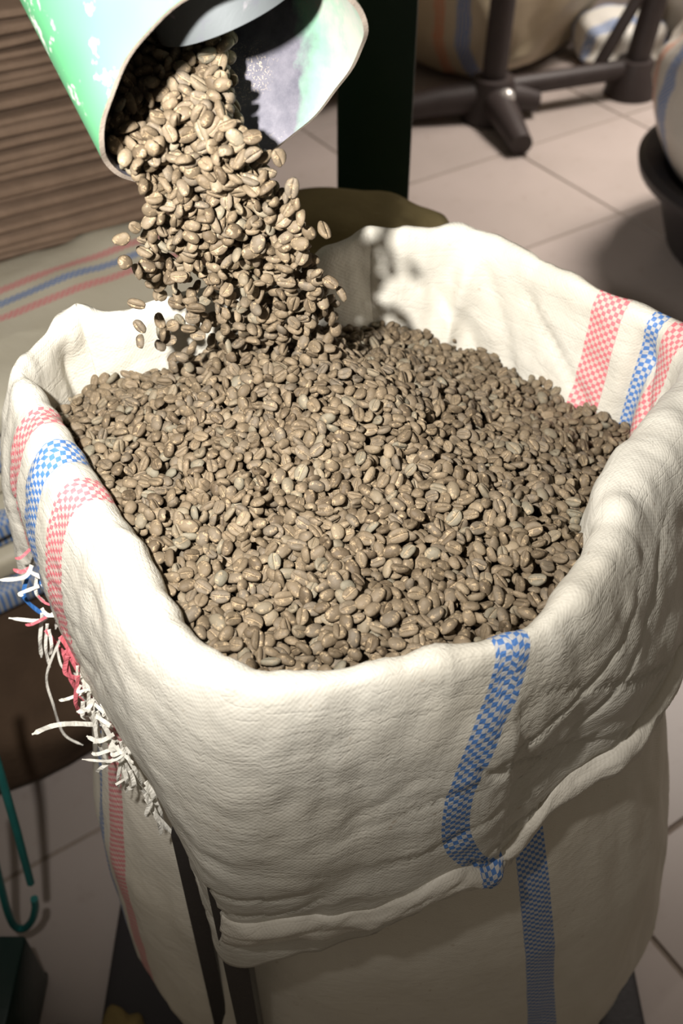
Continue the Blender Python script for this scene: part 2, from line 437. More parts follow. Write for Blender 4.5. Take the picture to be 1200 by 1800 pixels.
# hem band, a loose double fold along the bottom of the cuff
i0 = int(np.argmin(np.abs(u_arc[:NC] - u_at(1215, 690)))); i1 = int(np.argmin(np.abs(u_arc[:NC] - u_at(400, 1175))))
if i1 < i0: i0, i1 = i1, i0
NHB = i1 - i0 + 1
HB = np.zeros((NHB, 14, 3)); huv = np.zeros((NHB, 14, 2)); ga = np.zeros((NHB, 3))
for i in range(NHB):
    g = i / (NHB - 1)                     # 0 at the right, 1 at the front left corner
    fa = np.interp(g, [0, .2, .45, .55, .65, .8, 1], [.86, .87, .88, .885, .82, .77, .74]) + .006 * nz(i * .06, 1, 2)
    fb = np.interp(g, [0, .2, .45, .55, .65, .8, 1], [1.0, 1.0, 1.0, .99, .93, .885, .86]) + .010 * nz(i * .09, 4, 2)
    row0 = np.argmax(S[i0 + i, :, 2])
    for j in range(14):
        t_ = j / 13; f_ = row0 + (NRW - 1 - row0) * (fa + (fb - fa) * t_); k0 = min(int(f_), NRW - 2); ff = f_ - k0
        p = S[i0 + i, k0] * (1 - ff) + S[i0 + i, k0 + 1] * ff; n_ = NRM[i0 + i, k0]
        bul = .0030 + math.sin(math.pi * t_) ** .5 * .0045 * min(1, (1 - g) * 12 + .2) + .0022 * nz(i * .07, t_ * 2, 3) + .0014 * nz(i * .3, t_ * 5, 8) - .004 * (1 - t_) ** 6
        HB[i, j] = p + n_ * bul; huv[i, j] = (0, t_ * .03)
    ga[i] = HB[i, 7]
la = np.concatenate([[0], np.cumsum(np.linalg.norm(np.diff(ga, axis=0), axis=1))]); huv[:, :, 0] = la[:, None]
hb_stripe = la[np.argmin(np.abs(project(ga)[:, 0] - 868))]
F = grid_faces(NHB, 14, False)
hme = np_mesh('hem_band', HB.reshape(-1, 3) - np.array(sack.location), F); set_uv(hme, huv.reshape(-1, 2))
hb = link('hem_band', hme, woven('hem_band_weave', [(hb_stripe, .024, BLUE)], base=(.68, .645, .56)), cuff)
hb.modifiers.new('thickness', 'SOLIDIFY').thickness = .0015

# ------------------------------------------------------------------ main sack: body below the cuff
NB, NH = 220, 90
BC = np.array([0.035, 0.50]); BZ = []
for j in range(NH): BZ.append(.70 - (.675) * j / (NH - 1))
Bd = np.zeros((NB, NH, 3)); Buv = np.zeros((NB, NH, 2))
for i in range(NB):
    th = 2 * math.pi * i / NB; c, s = math.cos(th), math.sin(th); e = 2 / 2.35
    ux, uy = math.copysign(abs(c) ** e, c), math.copysign(abs(s) ** e, s)
    for j in range(NH):
        z = BZ[j]; q = (.70 - z) / .675
        ax = np.interp(q, [0, .15, .4, .7, .92, 1], [.185, .205, .250, .282, .285, .26]); ay = np.interp(q, [0, .15, .4, .7, .92, 1], [.195, .200, .222, .232, .225, .19])
        if c < 0: ax = np.interp(q, [0, .15, .4, .7, .92, 1], [.20, .225, .252, .258, .240, .21])
        d = 1 + .022 * nz(c * 2.5, s * 2.5, z * 4) + .010 * nz(c * 9, s * 9, z * 12) + .004 * nz(c * 26, s * 26, z * 30)
        Bd[i, j] = (BC[0] + ax * ux * d, BC[1] + ay * uy * d, z)
per = np.concatenate([[0], np.cumsum(np.linalg.norm(np.diff(np.vstack([Bd[:, 40], Bd[:1, 40]]), axis=0), axis=1))])
Buv[:, :, 0] = per[:NB, None]; Buv[:, :, 1] = -np.array(BZ)[None, :]
PB = project(Bd.reshape(-1, 3)).reshape(NB, NH, 3)
def bu_at(px, py):
    front = (Bd[:, :, 1] < BC[1] + .05)
    dd = (PB[:, :, 0] - px) ** 2 + (PB[:, :, 1] - py) ** 2 + np.where(front, 0, 1e9)
    return per[np.unravel_index(np.argmin(dd), dd.shape)[0]]
ub1, ub2 = bu_at(926, 1510), bu_at(948, 1790)
zb1, zb2 = [BZ[np.unravel_index(np.argmin((PB[:, :, 0] - a) ** 2 + (PB[:, :, 1] - b_) ** 2 + np.where(Bd[:, :, 1] < BC[1], 0, 1e9)), (NB, NH))[1]] for a, b_ in ((926, 1510), (948, 1790))]
shear = (ub2 - ub1) / (zb2 - zb1)
Buv[:, :, 0] -= (shear * (np.array(BZ) - zb1))[None, :] * np.exp(-((per[:NB] - ub1) / .12) ** 2)[:, None]
body_stripes = [(ub1, .026, BLUE), (bu_at(205, 1480), .022, RED), (bu_at(168, 1480), .020, BLUE)]
F = grid_faces(NB, NH)
bv = np.vstack([Bd.reshape(-1, 3), [[BC[0], BC[1], .02]]]); 
bme = np_mesh('body', Bd.reshape(-1, 3) - np.array(sack.location), F)
set_uv_loops(bme, uv_loops_grid(Buv, F, NB, NH, per[-1]))
body = link('body', bme, woven('white_woven_sack_body', body_stripes, base=(.70, .66, .56), wrinkle=.6), sack)

# frayed tape ends along the cut edge on the left of the cuff
M_fw = plain('loose_white_tape', (.80, .78, .70), .45, .15, 60); M_fr = plain('loose_red_tape', (.66, .16, .19), .45, .2, 60); M_fb = plain('loose_blue_tape', BLUE, .45, .2, 60)
def fibre(pts, w, mat):
    P = catmull(np.array([list(p) for p in pts]), max(8, 5 * len(pts))); V = []; ref = Vector((.4, -.5, .75)).normalized()
    for i in range(len(P)):
        t_ = Vector(P[min(i + 1, len(P) - 1)] - P[max(i - 1, 0)]).normalized(); b = t_.cross(ref)
        b = (b.normalized() if b.length > .05 else Vector((1, 0, 0)))
        b = Matrix.Rotation(.5 * math.sin(i * .9 + len(pts)), 3, t_) @ b
        ww = w * (1 if i < len(P) - 2 else .4)
        for s in (-1, 1): V.append(Vector(P[i]) + b * s * ww / 2 - sack.location)
    Fc = [(2 * i, 2 * i + 1, 2 * i + 3, 2 * i + 2) for i in range(len(P) - 1)]
    o = link('loose_fibre', mesh_from('loose_fibre', V, Fc), mat, cuff, smooth=False)
    o.modifiers.new('thickness', 'SOLIDIFY').thickness = .00015
    return o
fibre([at_y(168, 1274, .36), at_y(130, 1272, .355), at_y(92, 1276, .35), at_y(56, 1291, .345)], .0032, M_fw)
fibre([at_y(106, 1122, .41), at_y(82, 1188, .405), at_y(94, 1240, .40), at_y(112, 1290, .40), at_y(146, 1310, .40)], .0018, M_fw)
fibre([at_y(200, 1308, .355), at_y(182, 1300, .35), at_y(164, 1306, .345)], .003, M_fw)
hem_left = catmull(np.array([list(at_y(*c[4])) for c in cols[-5:]]), 60)
for k in range(64):
    i = random.randint(12, 58); p = Vector(hem_left[i]) + Vector((random.uniform(-.006, .002), -random.uniform(.006, .012), random.uniform(-.004, .022)))
    L = random.uniform(.018, .05); a = random.uniform(-.6, .9)
    dirv = Vector((math.sin(a) * .35 + .12, -.12, -1)).normalized()
    if random.random() < .35: dirv = Vector((random.choice((-1, .6)), -.3, random.uniform(-.6, .1))).normalized(); L *= .5
    q = [p, p + dirv * L * .5 + Vector((random.uniform(-.006, .006), -.003, 0)), p + dirv * L + Vector((random.uniform(-.008, .008), random.uniform(-.003, .004), 0))]
    px = project([list(p)])[0]
    mat = M_fw
    if 1085 < px[1] < 1190 and random.random() < .6: mat = M_fr
    elif px[1] < 1085 and random.random() < .6: mat = random.choice((M_fb, M_fr))
    fibre(q, random.uniform(.0016, .0032), mat)

# ------------------------------------------------------------------ stand that holds the mouth open
stand = empty('sack_stand', (0.02, .49, 0)); tag(stand, 'black steel stand holding the open sack upright', 'stand')
def rel(p, o): return Vector(p) - o.location
ring_pts = [rel(Vector(p), stand) for p in (catmull(np.array([list(v) for v in rimc]), 60, True))]
ring_pts = [Vector((p.x * 1.015, p.y * 1.015, .782)) for p in ring_pts]
b = bmesh.new(); bm_tube(b, ring_pts + [ring_pts[0]], .0035, 8, caps=False); bm_obj('ring', b, M_frame, stand)
for (x, y) in ((-.0725, .272), (.275, .52), (.15, .715), (-.19, .62)):
    b = bmesh.new(); bm_tube(b, [rel((x, y, .018), stand), rel((x, y, .62), stand), rel((x * .97, .49 + (y - .49) * .97, .70), stand)], .0088, square=True); bm_obj('leg', b, M_frame, stand, bevel=.0015)
b = bmesh.new(); bm_tube(b, [rel((-.106, .300, .018), stand), rel((-.101, .306, .60), stand), rel((-.072, .335, .76), stand)], .0068, square=True); bm_obj('brace', b, M_frame, stand, bevel=.0012)

# ------------------------------------------------------------------ chute
ctr = at_d(415, 170, .49); RAD = .0727
ax = Vector((.46, -.63, -.63)).normalized()
rr_ = Vector((1, 0, 0)); rr_ = (rr_ - ax * rr_.dot(ax)).normalized()          # image-right side of the tube
nn = rr_.cross(ax); 
if nn.y > 0: nn = -nn                                                          # towards the camera
chute = empty('metal_chute', ctr); tag(chute, 'green painted sheet metal chute pouring coffee beans', 'chute')
NT_, NS = 96, 24
def s_edge(th):
    c = math.cos(th); return (-.016 * c * c if c > 0 else .006 * c * c) + .0006 * math.sin(5 * th) + .0004 * math.sin(13 * th)
V = []; Fm = []; LEN = .50; TH = .0026
for layer, rad in ((0, RAD), (1, RAD - TH)):
    for i in range(NT_):
        th = 2 * math.pi * i / NT_; rd = nn * math.cos(th) + rr_ * math.sin(th)
        for j in range(NS):
            t_ = (j / (NS - 1)) ** 1.5; V.append(rd * rad + ax * (s_edge(th) * (1 - t_) - LEN * t_))
nq = NT_ * NS; fo, fi, fe = [], [], []
for i in range(NT_):
    k = (i + 1) % NT_
    for j in range(NS - 1):
        fo.append((i * NS + j, i * NS + j + 1, k * NS + j + 1, k * NS + j)); fi.append((nq + i * NS + j, nq + k * NS + j, nq + k * NS + j + 1, nq + i * NS + j + 1))
    fe.append((i * NS, k * NS, nq + k * NS, nq + i * NS))
    fe.append((i * NS + NS - 1, nq + i * NS + NS - 1, nq + k * NS + NS - 1, k * NS + NS - 1))
me = mesh_from('outer_shell', V, fo + fi + fe)
shell = link('outer_shell', me, [M_green, M_inside, M_cutedge], chute)
for p in me.polygons: p.material_index = 0 if p.index < len(fo) else (1 if p.index < len(fo) + len(fi) else 2)
bmx = bmesh.new(); bmx.from_mesh(me); bmesh.ops.recalc_face_normals(bmx, faces=bmx.faces[:]); bmx.to_mesh(me); bmx.free()
me.shade_smooth(); me.set_sharp_from_angle(angle=R(40))
shell_bvh = BVHTree.FromPolygons([Vector(v) + ctr for v in V], fo + fi + fe)
# inner feed pipe
pc = at_d(405, 14, .490) - ctr; pax = Vector((.36, -.035, -.955)).normalized()
b = bmesh.new()
pr = .0385
pa = (rr_ - pax * rr_.dot(pax)).normalized(); pb = pax.cross(pa)
rings = []
for (rad, s) in ((pr, -.07), (pr, -.03), (pr, 0), (pr - .002, 0), (pr - .002, -.03), (pr - .002, -.07)):
    rings.append([b.verts.new(pc + (pa * math.cos(2 * math.pi * k / 64) + pb * math.sin(2 * math.pi * k / 64)) * rad + pax * s) for k in range(64)])
for r0, r1 in zip(rings, rings[1:]):
    for k in range(64): b.faces.new((r0[k], r0[(k + 1) % 64], r1[(k + 1) % 64], r1[k]))
bm_obj('feed_pipe', b, M_pipe, chute)

# ------------------------------------------------------------------ beans
def bean_mesh_data(seed):
    rs = np.random.default_rng(seed)
    a, bw, cd, cf = .0049 * rs.uniform(.9, 1.1), .0037 * rs.uniform(.9, 1.08), .0030 * rs.uniform(.85, 1.15), .0014
    phis = np.radians([-90, -83, -76, -60, -35, -8, 20, 50, 90, 130, 160, 188, 215, 240, 256, 263]); nP = len(phis)
    xs = np.cos(np.linspace(0, math.pi, 11))[1:-1]; V = []; ch = []
    bend = rs.uniform(-.0004, .0004); wig = rs.uniform(-.0003, .0003); cutopen = rs.uniform(.7, 1.4)
    o1, o2 = rs.uniform(0, 9), rs.uniform(0, 9)
    for x in xs:
        rr = math.sqrt(1 - x * x) ** .85
        for p in phis:
            y, z = math.cos(p), math.sin(p)
            if z > 0: zz = cd * z * rr
            else: zz = -cf * (abs(z) ** .45) * rr
            yy = bw * y * rr
            off = wig * math.sin(3 * x)
            g = math.exp(-(((p + math.pi / 2)) / .15) ** 2) if p < 1 else math.exp(-(((p - 1.5 * math.pi)) / .15) ** 2)
            if z < 0:
                zz += g * .0011 * cutopen * rr; yy += g * off
            xx = a * x; k = 1 + .07 * nz(xx * 350 + o1, yy * 350, zz * 350 + o2)
            V.append((xx * k, (yy + bend * (x * x * 2 - 1)) * k, zz * k)); ch.append(1.0 if g > .6 else (.3 if g > .25 else 0))
    n = len(xs); Fq = []
    V += [(a, 0, 0), (-a, 0, 0)]; ch += [.3, .3]
    for i in range(n - 1):
        for k in range(nP): Fq.append((i * nP + k, (i + 1) * nP + k, (i + 1) * nP + (k + 1) % nP, i * nP + (k + 1) % nP))
    Ft = []
    for k in range(nP):
        Ft.append((n * nP, k, (k + 1) % nP)); Ft.append((n * nP + 1, (n - 1) * nP + (k + 1) % nP, (n - 1) * nP + k))
    tri = Ft + [(q[0], q[1], q[2]) for q in Fq] + [(q[0], q[2], q[3]) for q in Fq]
    V = np.array(V); V[:, 2] -= .0007
    T = np.array(tri)
    # outward winding
    f = V[T]; nrm = np.cross(f[:, 1] - f[:, 0], f[:, 2] - f[:, 0])
    if np.mean(np.sum(nrm * f.mean(1), 1)) < 0: T = T[:, ::-1]
    return V, T, np.array(ch)
NV = 8
VAR = [bean_mesh_data(s) for s in range(NV)]
def rand_rot(n, nrm=None, spread=None):
    """rotation matrices (columns = bean x,y,z axes)"""
    q = rng.normal(size=(n, 4)); q /= np.linalg.norm(q, axis=1, keepdims=True); w, x, y, z = q.T
    M = np.stack([np.stack([1 - 2 * (y * y + z * z), 2 * (x * y - z * w), 2 * (x * z + y * w)], -1),
                  np.stack([2 * (x * y + z * w), 1 - 2 * (x * x + z * z), 2 * (y * z - x * w)], -1),
                  np.stack([2 * (x * z - y * w), 2 * (y * z + x * w), 1 - 2 * (x * x + y * y)], -1)], 1)
    if nrm is None: return M
    # lie flat: bean z axis near +-normal
    zax = np.asarray(nrm) * rng.choice([-1, 1], n)[:, None] + rng.normal(size=(n, 3)) * spread
    zax /= np.linalg.norm(zax, axis=1, keepdims=True)
    xa = rng.normal(size=(n, 3)); xa -= zax * np.sum(xa * zax, 1, keepdims=True); xa /= np.linalg.norm(xa, axis=1, keepdims=True)
    return np.stack([xa, np.cross(zax, xa), zax], -1)
RADII = np.array([.0049, .0037, .0020])
def relax(P, M, sc, constrain, iters=45, f=.90):
    A = M * (RADII[None, None, :] * sc[:, None, None])     # columns scaled
    n = len(P); I = J = None
    for it in range(iters):
        if it % 6 == 0:
            kd = kdtree.KDTree(n)
            for i in range(n): kd.insert(P[i], i)
            kd.balance(); I = []; J = []
            for i in range(n):
                for (_, j, _) in kd.find_range(P[i], .0118):
                    if j > i: I.append(i); J.append(j)
            I = np.array(I); J = np.array(J)
        d = P[J] - P[I]; L = np.linalg.norm(d, axis=1) + 1e-9; nd = d / L[:, None]
        ei = np.linalg.norm(np.einsum('nij,ni->nj', A[I], nd), axis=1); ej = np.linalg.norm(np.einsum('nij,ni->nj', A[J], nd), axis=1)
        pen = np.maximum(0, f * (ei + ej) - L) * .38
        D = np.zeros_like(P); np.add.at(D, I, -nd * pen[:, None]); np.add.at(D, J, nd * pen[:, None])
        mg = np.linalg.norm(D, axis=1, keepdims=True); D *= np.minimum(1, .0022 / (mg + 1e-9))
        P = constrain(P + D)
    return P

# heap surface
PC = np.array([.0, .485])
inner = prof[:, 2, :2]; ia = np.arctan2(inner[:, 1] - PC[1], inner[:, 0] - PC[0]); ir = np.hypot(inner[:, 0] - PC[0], inner[:, 1] - PC[1])
o_ = np.argsort(ia); ia, ir = ia[o_], ir[o_]
ia = np.concatenate([ia - 2 * math.pi, ia, ia + 2 * math.pi]); ir = np.tile(ir, 3)
def rmax(th): return np.interp(th, ia, ir)
def heap(x, y):
    z = ZR - .022 - .048 * np.clip((y - .40) / .26, 0, 1.2) - .036 * np.clip((x - .03) / .16, 0, 1.2) * np.clip((y - .35) / .15, 0, 1)
    z = z + .040 * np.exp(-(((x + .035) / .10) ** 2 + ((y - .535) / .085) ** 2)) + .012 * np.exp(-(((x - .02) / .11) ** 2 + ((y - .44) / .10) ** 2))
    z = z + .0035 * np.sin(x * 47 + 1) * np.sin(y * 41) + .002 * np.sin(x * 90 + y * 60)
    return z
def heap_n(P):
    e = .002; gx = (heap(P[:, 0] + e, P[:, 1]) - heap(P[:, 0] - e, P[:, 1])) / (2 * e); gy = (heap(P[:, 0], P[:, 1] + e) - heap(P[:, 0], P[:, 1] - e)) / (2 * e)
    n = np.stack([-gx, -gy, np.ones(len(P))], 1); return n / np.linalg.norm(n, axis=1, keepdims=True)
NP_ = 4700
th = rng.uniform(-math.pi, math.pi, NP_ * 2); q = np.sqrt(rng.uniform(0, 1, NP_ * 2)); rmx = np.max(ir)
x = PC[0] + q * rmx * np.cos(th); y = PC[1] + q * rmx * np.sin(th)
keep = q * rmx < rmax(th) - .004; x, y = x[keep][:NP_], y[keep][:NP_]
P1 = np.stack([x, y, heap(x, y) - rng.uniform(0, .013, len(x))], 1)
M1 = rand_rot(len(P1), heap_n(P1), .62); s1 = rng.uniform(.90, 1.12, len(P1)) * np.where(rng.random(len(P1)) < .05, .8, 1)
def cons_heap(P):
    dx, dy = P[:, 0] - PC[0], P[:, 1] - PC[1]; r = np.hypot(dx, dy); t_ = np.arctan2(dy, dx)
    lim = np.minimum(r, rmax(t_) - .003); k = lim / (r + 1e-9); P[:, 0] = PC[0] + dx * k; P[:, 1] = PC[1] + dy * k
    h = heap(P[:, 0], P[:, 1]); P[:, 2] = np.clip(P[:, 2], h - .0145, h + .001); return P
P1 = relax(P1, M1, s1, cons_heap)

# falling stream: left edge, right edge (photo px) and distance along its height
key = [  # py, left, right, depth (front), thickness
    (85, 232, 408, .515, .034), (150, 196, 408, .508, .038), (215, 180, 430, .495, .046), (275, 178, 480, .495, .048), (330, 196, 508, .515, .045),
    (410, 226, 545, .545, .046), (470, 240, 566, .575, .046), (530, 250, 600, .605, .048), (580, 258, 614, .630, .050), (640, 285, 625, .655, .05), (680, 300, 620, .675, .05)]
ky = [k[0] for k in key]
NSB = 1700
py = rng.uniform(72, 680, NSB); fx = rng.beta(1.05, 1.05, NSB); fd = rng.uniform(0, 1, NSB)
# thin the stream on its lower left, where the sack shows through
keep = ~((py > 490) & (fx < .34) & (rng.random(NSB) < .62)) & ~((py > 430) & (fx < .55) & (rng.random(NSB) < .18))
py, fx, fd = py[keep], fx[keep], fd[keep]
Lf = np.interp(py, ky, [k[1] for k in key]) + 14; Rt = np.interp(py, ky, [k[2] for k in key]) - 14
dep = np.interp(py, ky, [k[3] for k in key]) + fd * np.interp(py, ky, [k[4] for k in key])
px = Lf + fx * (Rt - Lf)
stray = [(213, 421, .535), (221, 461, .55), (246, 573, .60), (246, 600, .615), (242, 477, .57), (569, 405, .53), (580, 497, .58), (600, 516, .59), (520, 356, .52), (488, 276, .505),
         (528, 383, .525), (543, 410, .54), (513, 330, .51), (240, 533, .585), (556, 480, .57)]
Pst = np.array([list(at_d(a, b_, d)) for a, b_, d in stray])
P2 = np.array([list(at_d(a, b_, d)) for a, b_, d in zip(px, py, dep)])
n2, nst = len(P2), len(Pst)
M2 = rand_rot(n2); s2 = rng.uniform(.92, 1.14, n2)
AXn, CTn, RRn, NNn = (np.array(list(v)) for v in (ax, ctr, rr_, nn))
def cons_stream(P):
    d = P - CTn; s = d @ AXn; a, b_ = d @ RRn, d @ NNn; r = np.hypot(a, b_)
    inside = (s < .012); k = np.where(inside & (r > RAD - .0085), (RAD - .0085) / (r + 1e-9), 1)
    return CTn + AXn * s[:, None] + RRn * (a * k)[:, None] + NNn * (b_ * k)[:, None]
P2 = relax(P2, M2, s2, cons_stream, 24, .86)
# beans that have reached the heap are left out of the stream
hz = heap(P2[:, 0], P2[:, 1]); ok = P2[:, 2] > hz + .002
P2, M2, s2 = P2[ok], M2[ok], s2[ok]; n2 = len(P2)
Mst = rand_rot(nst); sst = np.full(nst, 1.04)

# which beans show largest: coarse depth buffer of the photo's view
allP = np.vstack([P2, P1]); allM = np.concatenate([M2, M1]); allS = np.concatenate([s2, s1])
kind = np.concatenate([np.zeros(n2, int), np.ones(len(P1), int)])
W_, H_ = 600, 900
zb = np.full((H_, W_), 9.0); idb = np.full((H_, W_), -1)
Q = project(allP)
Aax = allM * (RADII * 1.0)[None, None, :] * allS[:, None, None]
camR, camU = np.array([1, 0, 0.]), np.array([0, SP, CP])
camo = Vector((0, 0, CAM_Z))
for i in range(len(allP)):
    cx, cy, dp = Q[i, 0] / 2, Q[i, 1] / 2, Q[i, 2]
    if not (0 <= cx < W_ and 0 <= cy < H_): continue
    ex = np.linalg.norm(camR @ Aax[i]) * FPX / dp / 2; ey = np.linalg.norm(camU @ Aax[i]) * FPX / dp / 2
    x0, x1, y0, y1 = int(max(0, cx - ex)), int(min(W_ - 1, cx + ex)) + 1, int(max(0, cy - ey)), int(min(H_ - 1, cy + ey)) + 1
    yy, xx = np.mgrid[y0:y1, x0:x1]; m = ((xx - cx) / ex) ** 2 + ((yy - cy) / ey) ** 2 < 1
    m &= zb[y0:y1, x0:x1] > dp
    zb[y0:y1, x0:x1][m] = dp; idb[y0:y1, x0:x1][m] = i
cnt = np.bincount(idb[idb >= 0], minlength=len(allP)).astype(float)
for i in np.argsort(-cnt)[:1200]:
    d = Vector(allP[i]) - camo; L = d.length; d.normalize()
    for bv_ in (cuff_bvh, shell_bvh):
        h = bv_.ray_cast(camo, d, L - .004)
        if h[0] is not None: cnt[i] = 0
N_IND = 300 - nst
order = np.argsort(-cnt); top = set(order[:N_IND].tolist())

bean_me = []
for v in range(NV):
    V_, T_, C_ = VAR[v]; m_ = np_mesh('coffee_bean', V_, T_); fattr(m_, 'tint', np.zeros(len(V_))); fattr(m_, 'chaff', C_)
    m_.materials.append(BEAN); m_.shade_smooth(); bean_me.append(m_)
def put_bean(p, M, s, v, label, group):
    o = bpy.data.objects.new('coffee_bean', bean_me[v]); COL.objects.link(o)
    M4 = Matrix([list(M[0]) + [0], list(M[1]) + [0], list(M[2]) + [0], [0, 0, 0, 1]])
    o.rotation_euler = M4.to_euler(); o.location = tuple(p); o.scale = (s, s, s)
    tag(o, label, 'coffee bean', group)
def bean_label(i):
    c = np.array([0, 0, CAM_Z]) - allP[i]; c /= np.linalg.norm(c); f = float(allM[i][:, 2] @ c); qx, qy = Q[i, 0], Q[i, 1]
    look = 'seam side showing' if f < -.55 else ('rounded back showing' if f > .55 else 'turned edge on')
    if kind[i] == 0:
        where = 'in the shaded chute mouth' if qy < 190 else ('just under the chute lip' if qy < 310 else ('halfway down the pouring stream' if qy < 450 else 'low in the pouring stream'))
        return 'pale coffee bean %s %s' % (where, look), 'coffee beans in the pouring stream'
    where = ('by the front rim' if qy > 1040 else 'by the striped left rim' if qx < 330 else 'by the right rim' if qx > 900 else 'at the foot of the stream' if qy < 700 else 'in the middle of the heap' if qy < 880 else 'in the front half of the heap')
    return 'grey brown coffee bean %s %s' % (where, look), 'coffee beans on the heap in the sack'
var = rng.integers(0, NV, len(allP))
for i in sorted(top): put_bean(allP[i], allM[i], allS[i], var[i], *bean_label(i))
SL = ['upper of two lone coffee beans falling left of the stream', 'lower of two lone coffee beans falling left of the stream',
      'lone oval coffee bean falling before the back left sack wall', 'small tilted coffee bean falling lowest at the left of the stream',
      'coffee bean at the left fringe of the stream below the two lone ones', 'lone coffee bean farthest right of the stream beside the olive sack',
      'upper of two coffee beans at the lower right fringe of the stream', 'lowest right coffee bean at the fringe of the stream above the heap',
      'coffee bean at the right fringe below the chute lip, level with the olive sack', 'coffee bean just under the tip of the chute lip at the right',
      'coffee bean at the right fringe, just left of the lone far right one', 'coffee bean at the right fringe, below and left of the lone far right one',
      'round coffee bean at the right fringe a little under the chute lip', 'coffee bean at the left fringe just over the sack rim', 'coffee bean at the right fringe halfway between lone one and heap']
for i in range(nst): put_bean(Pst[i], Mst[i], sst[i], i % NV, SL[i], 'coffee beans in the pouring stream')

def joined(name, idx, label, extra=None):
    Vs, Ts, Tn, Ch = [], [], [], []; off = 0
    for v in range(NV):
        ii = idx[var[idx] == v]
        V_, T_, C_ = VAR[v]
        W = np.einsum('nij,kj->nki', allM[ii], V_) * allS[ii][:, None, None] + allP[ii][:, None, :]
        Vs.append(W.reshape(-1, 3)); Ts.append((T_[None] + (np.arange(len(ii)) * len(V_))[:, None, None]).reshape(-1, 3) + off); off += len(ii) * len(V_)
        Tn.append(np.repeat(rng.random(len(ii)), len(V_))); Ch.append(np.tile(C_, len(ii)))
    if extra is not None:
        Vs.append(extra[0]); Ts.append(extra[1] + off); Tn.append(np.zeros(len(extra[0]))); Ch.append(np.zeros(len(extra[0])))
    me_ = np_mesh(name, np.vstack(Vs), np.vstack(Ts)); fattr(me_, 'tint', np.concatenate(Tn)); fattr(me_, 'chaff', np.concatenate(Ch))
    o = link(name, me_, BEAN); tag(o, label, 'coffee beans', kind='stuff'); return o
rest = np.array([i for i in range(len(allP)) if i not in top])
# packed beans deeper down, closing the heap underneath
gv, gt = [], []; NR_, NTH = 26, 90
for i in range(NR_):
    for j in range(NTH):
        a = 2 * math.pi * j / NTH; r = (float(rmax(math.atan2(math.sin(a), math.cos(a)))) + .002) * i / (NR_ - 1)
        X, Y = PC[0] + r * math.cos(a), PC[1] + r * math.sin(a); gv.append((X, Y, float(heap(X, Y)) - .019))
for i in range(NR_ - 1):
    for j in range(NTH):
        k = (j + 1) % NTH; gt += [(i * NTH + j, (i + 1) * NTH + j, (i + 1) * NTH + k), (i * NTH + j, (i + 1) * NTH + k, i * NTH + k)]
joined('coffee_bean_heap', rest[kind[rest] == 1], 'heap of grey brown coffee beans filling the open sack', (np.array(gv), np.array(gt)))
joined('coffee_bean_stream', rest[kind[rest] == 0], 'dense stream of pale coffee beans pouring from the chute')

# ------------------------------------------------------------------ background: superquadric cloth bodies
def sq(x, e): return math.copysign(abs(x) ** e, x)
def cloth_body(name, size, loc, rz, mat, e1=.4, e2=.4, amp=.012, freq=9.0, seed=0, nu=72, nv=36, uvmode='slab', sag=0.0, rx=0.0):
    a, b_, c = size; V = []; uv = []
    for i in range(nu):
        th = 2 * math.pi * i / nu
        for j in range(nv):
            ph = -math.pi / 2 + math.pi * (j + .5) / nv
            cp, sp_ = sq(math.cos(ph), e1), sq(math.sin(ph), e1)
            x, y, z = a * cp * sq(math.cos(th), e2), b_ * cp * sq(math.sin(th), e2), c * sp_
            n = nz(x * freq + seed * 3.1, y * freq, z * freq * 1.5 + seed); n2 = nz(x * freq * 3 + seed, y * freq * 3, z * freq * 3)
            k = amp * n + amp * .4 * n2
            x += k * math.cos(th) * cp; y += k * math.sin(th) * cp; z += k * .8 - sag * (x / a) ** 2
            V.append((x, y, max(z, -c) + c))
            uv.append((y, x) if uvmode == 'slab' else (th * (a + b_) / 2, z))
    Fq = grid_faces(nu, nv)
    V = np.array(V); n0 = len(V)
    Fq = [tuple(f) for f in Fq]
    Fq.append(tuple(i * nv for i in range(nu))[::-1]); Fq.append(tuple(i * nv + nv - 1 for i in range(nu)))
    me_ = mesh_from(name, V, Fq); set_uv(me_, uv)
    o = link(name, me_, mat); o.location = loc; o.rotation_euler = (rx, 0, rz); return o

GREY = (.56, .53, .42)
M_fs = woven('folded_sack_triple_stripe', [(.010, .014, RED), (.040, .014, BLUE), (.068, .014, RED)], base=GREY, cell=.004, wrinkle=.6)
M_fs2 = woven('folded_sack_blue_fold', [(-.15, .04, BLUE), (.1, .03, RED)], base=GREY, cell=.004, wrinkle=.6)
M_fs3 = woven('folded_sack_plain', [], base=(.60, .55, .42), cell=.004, wrinkle=.6)
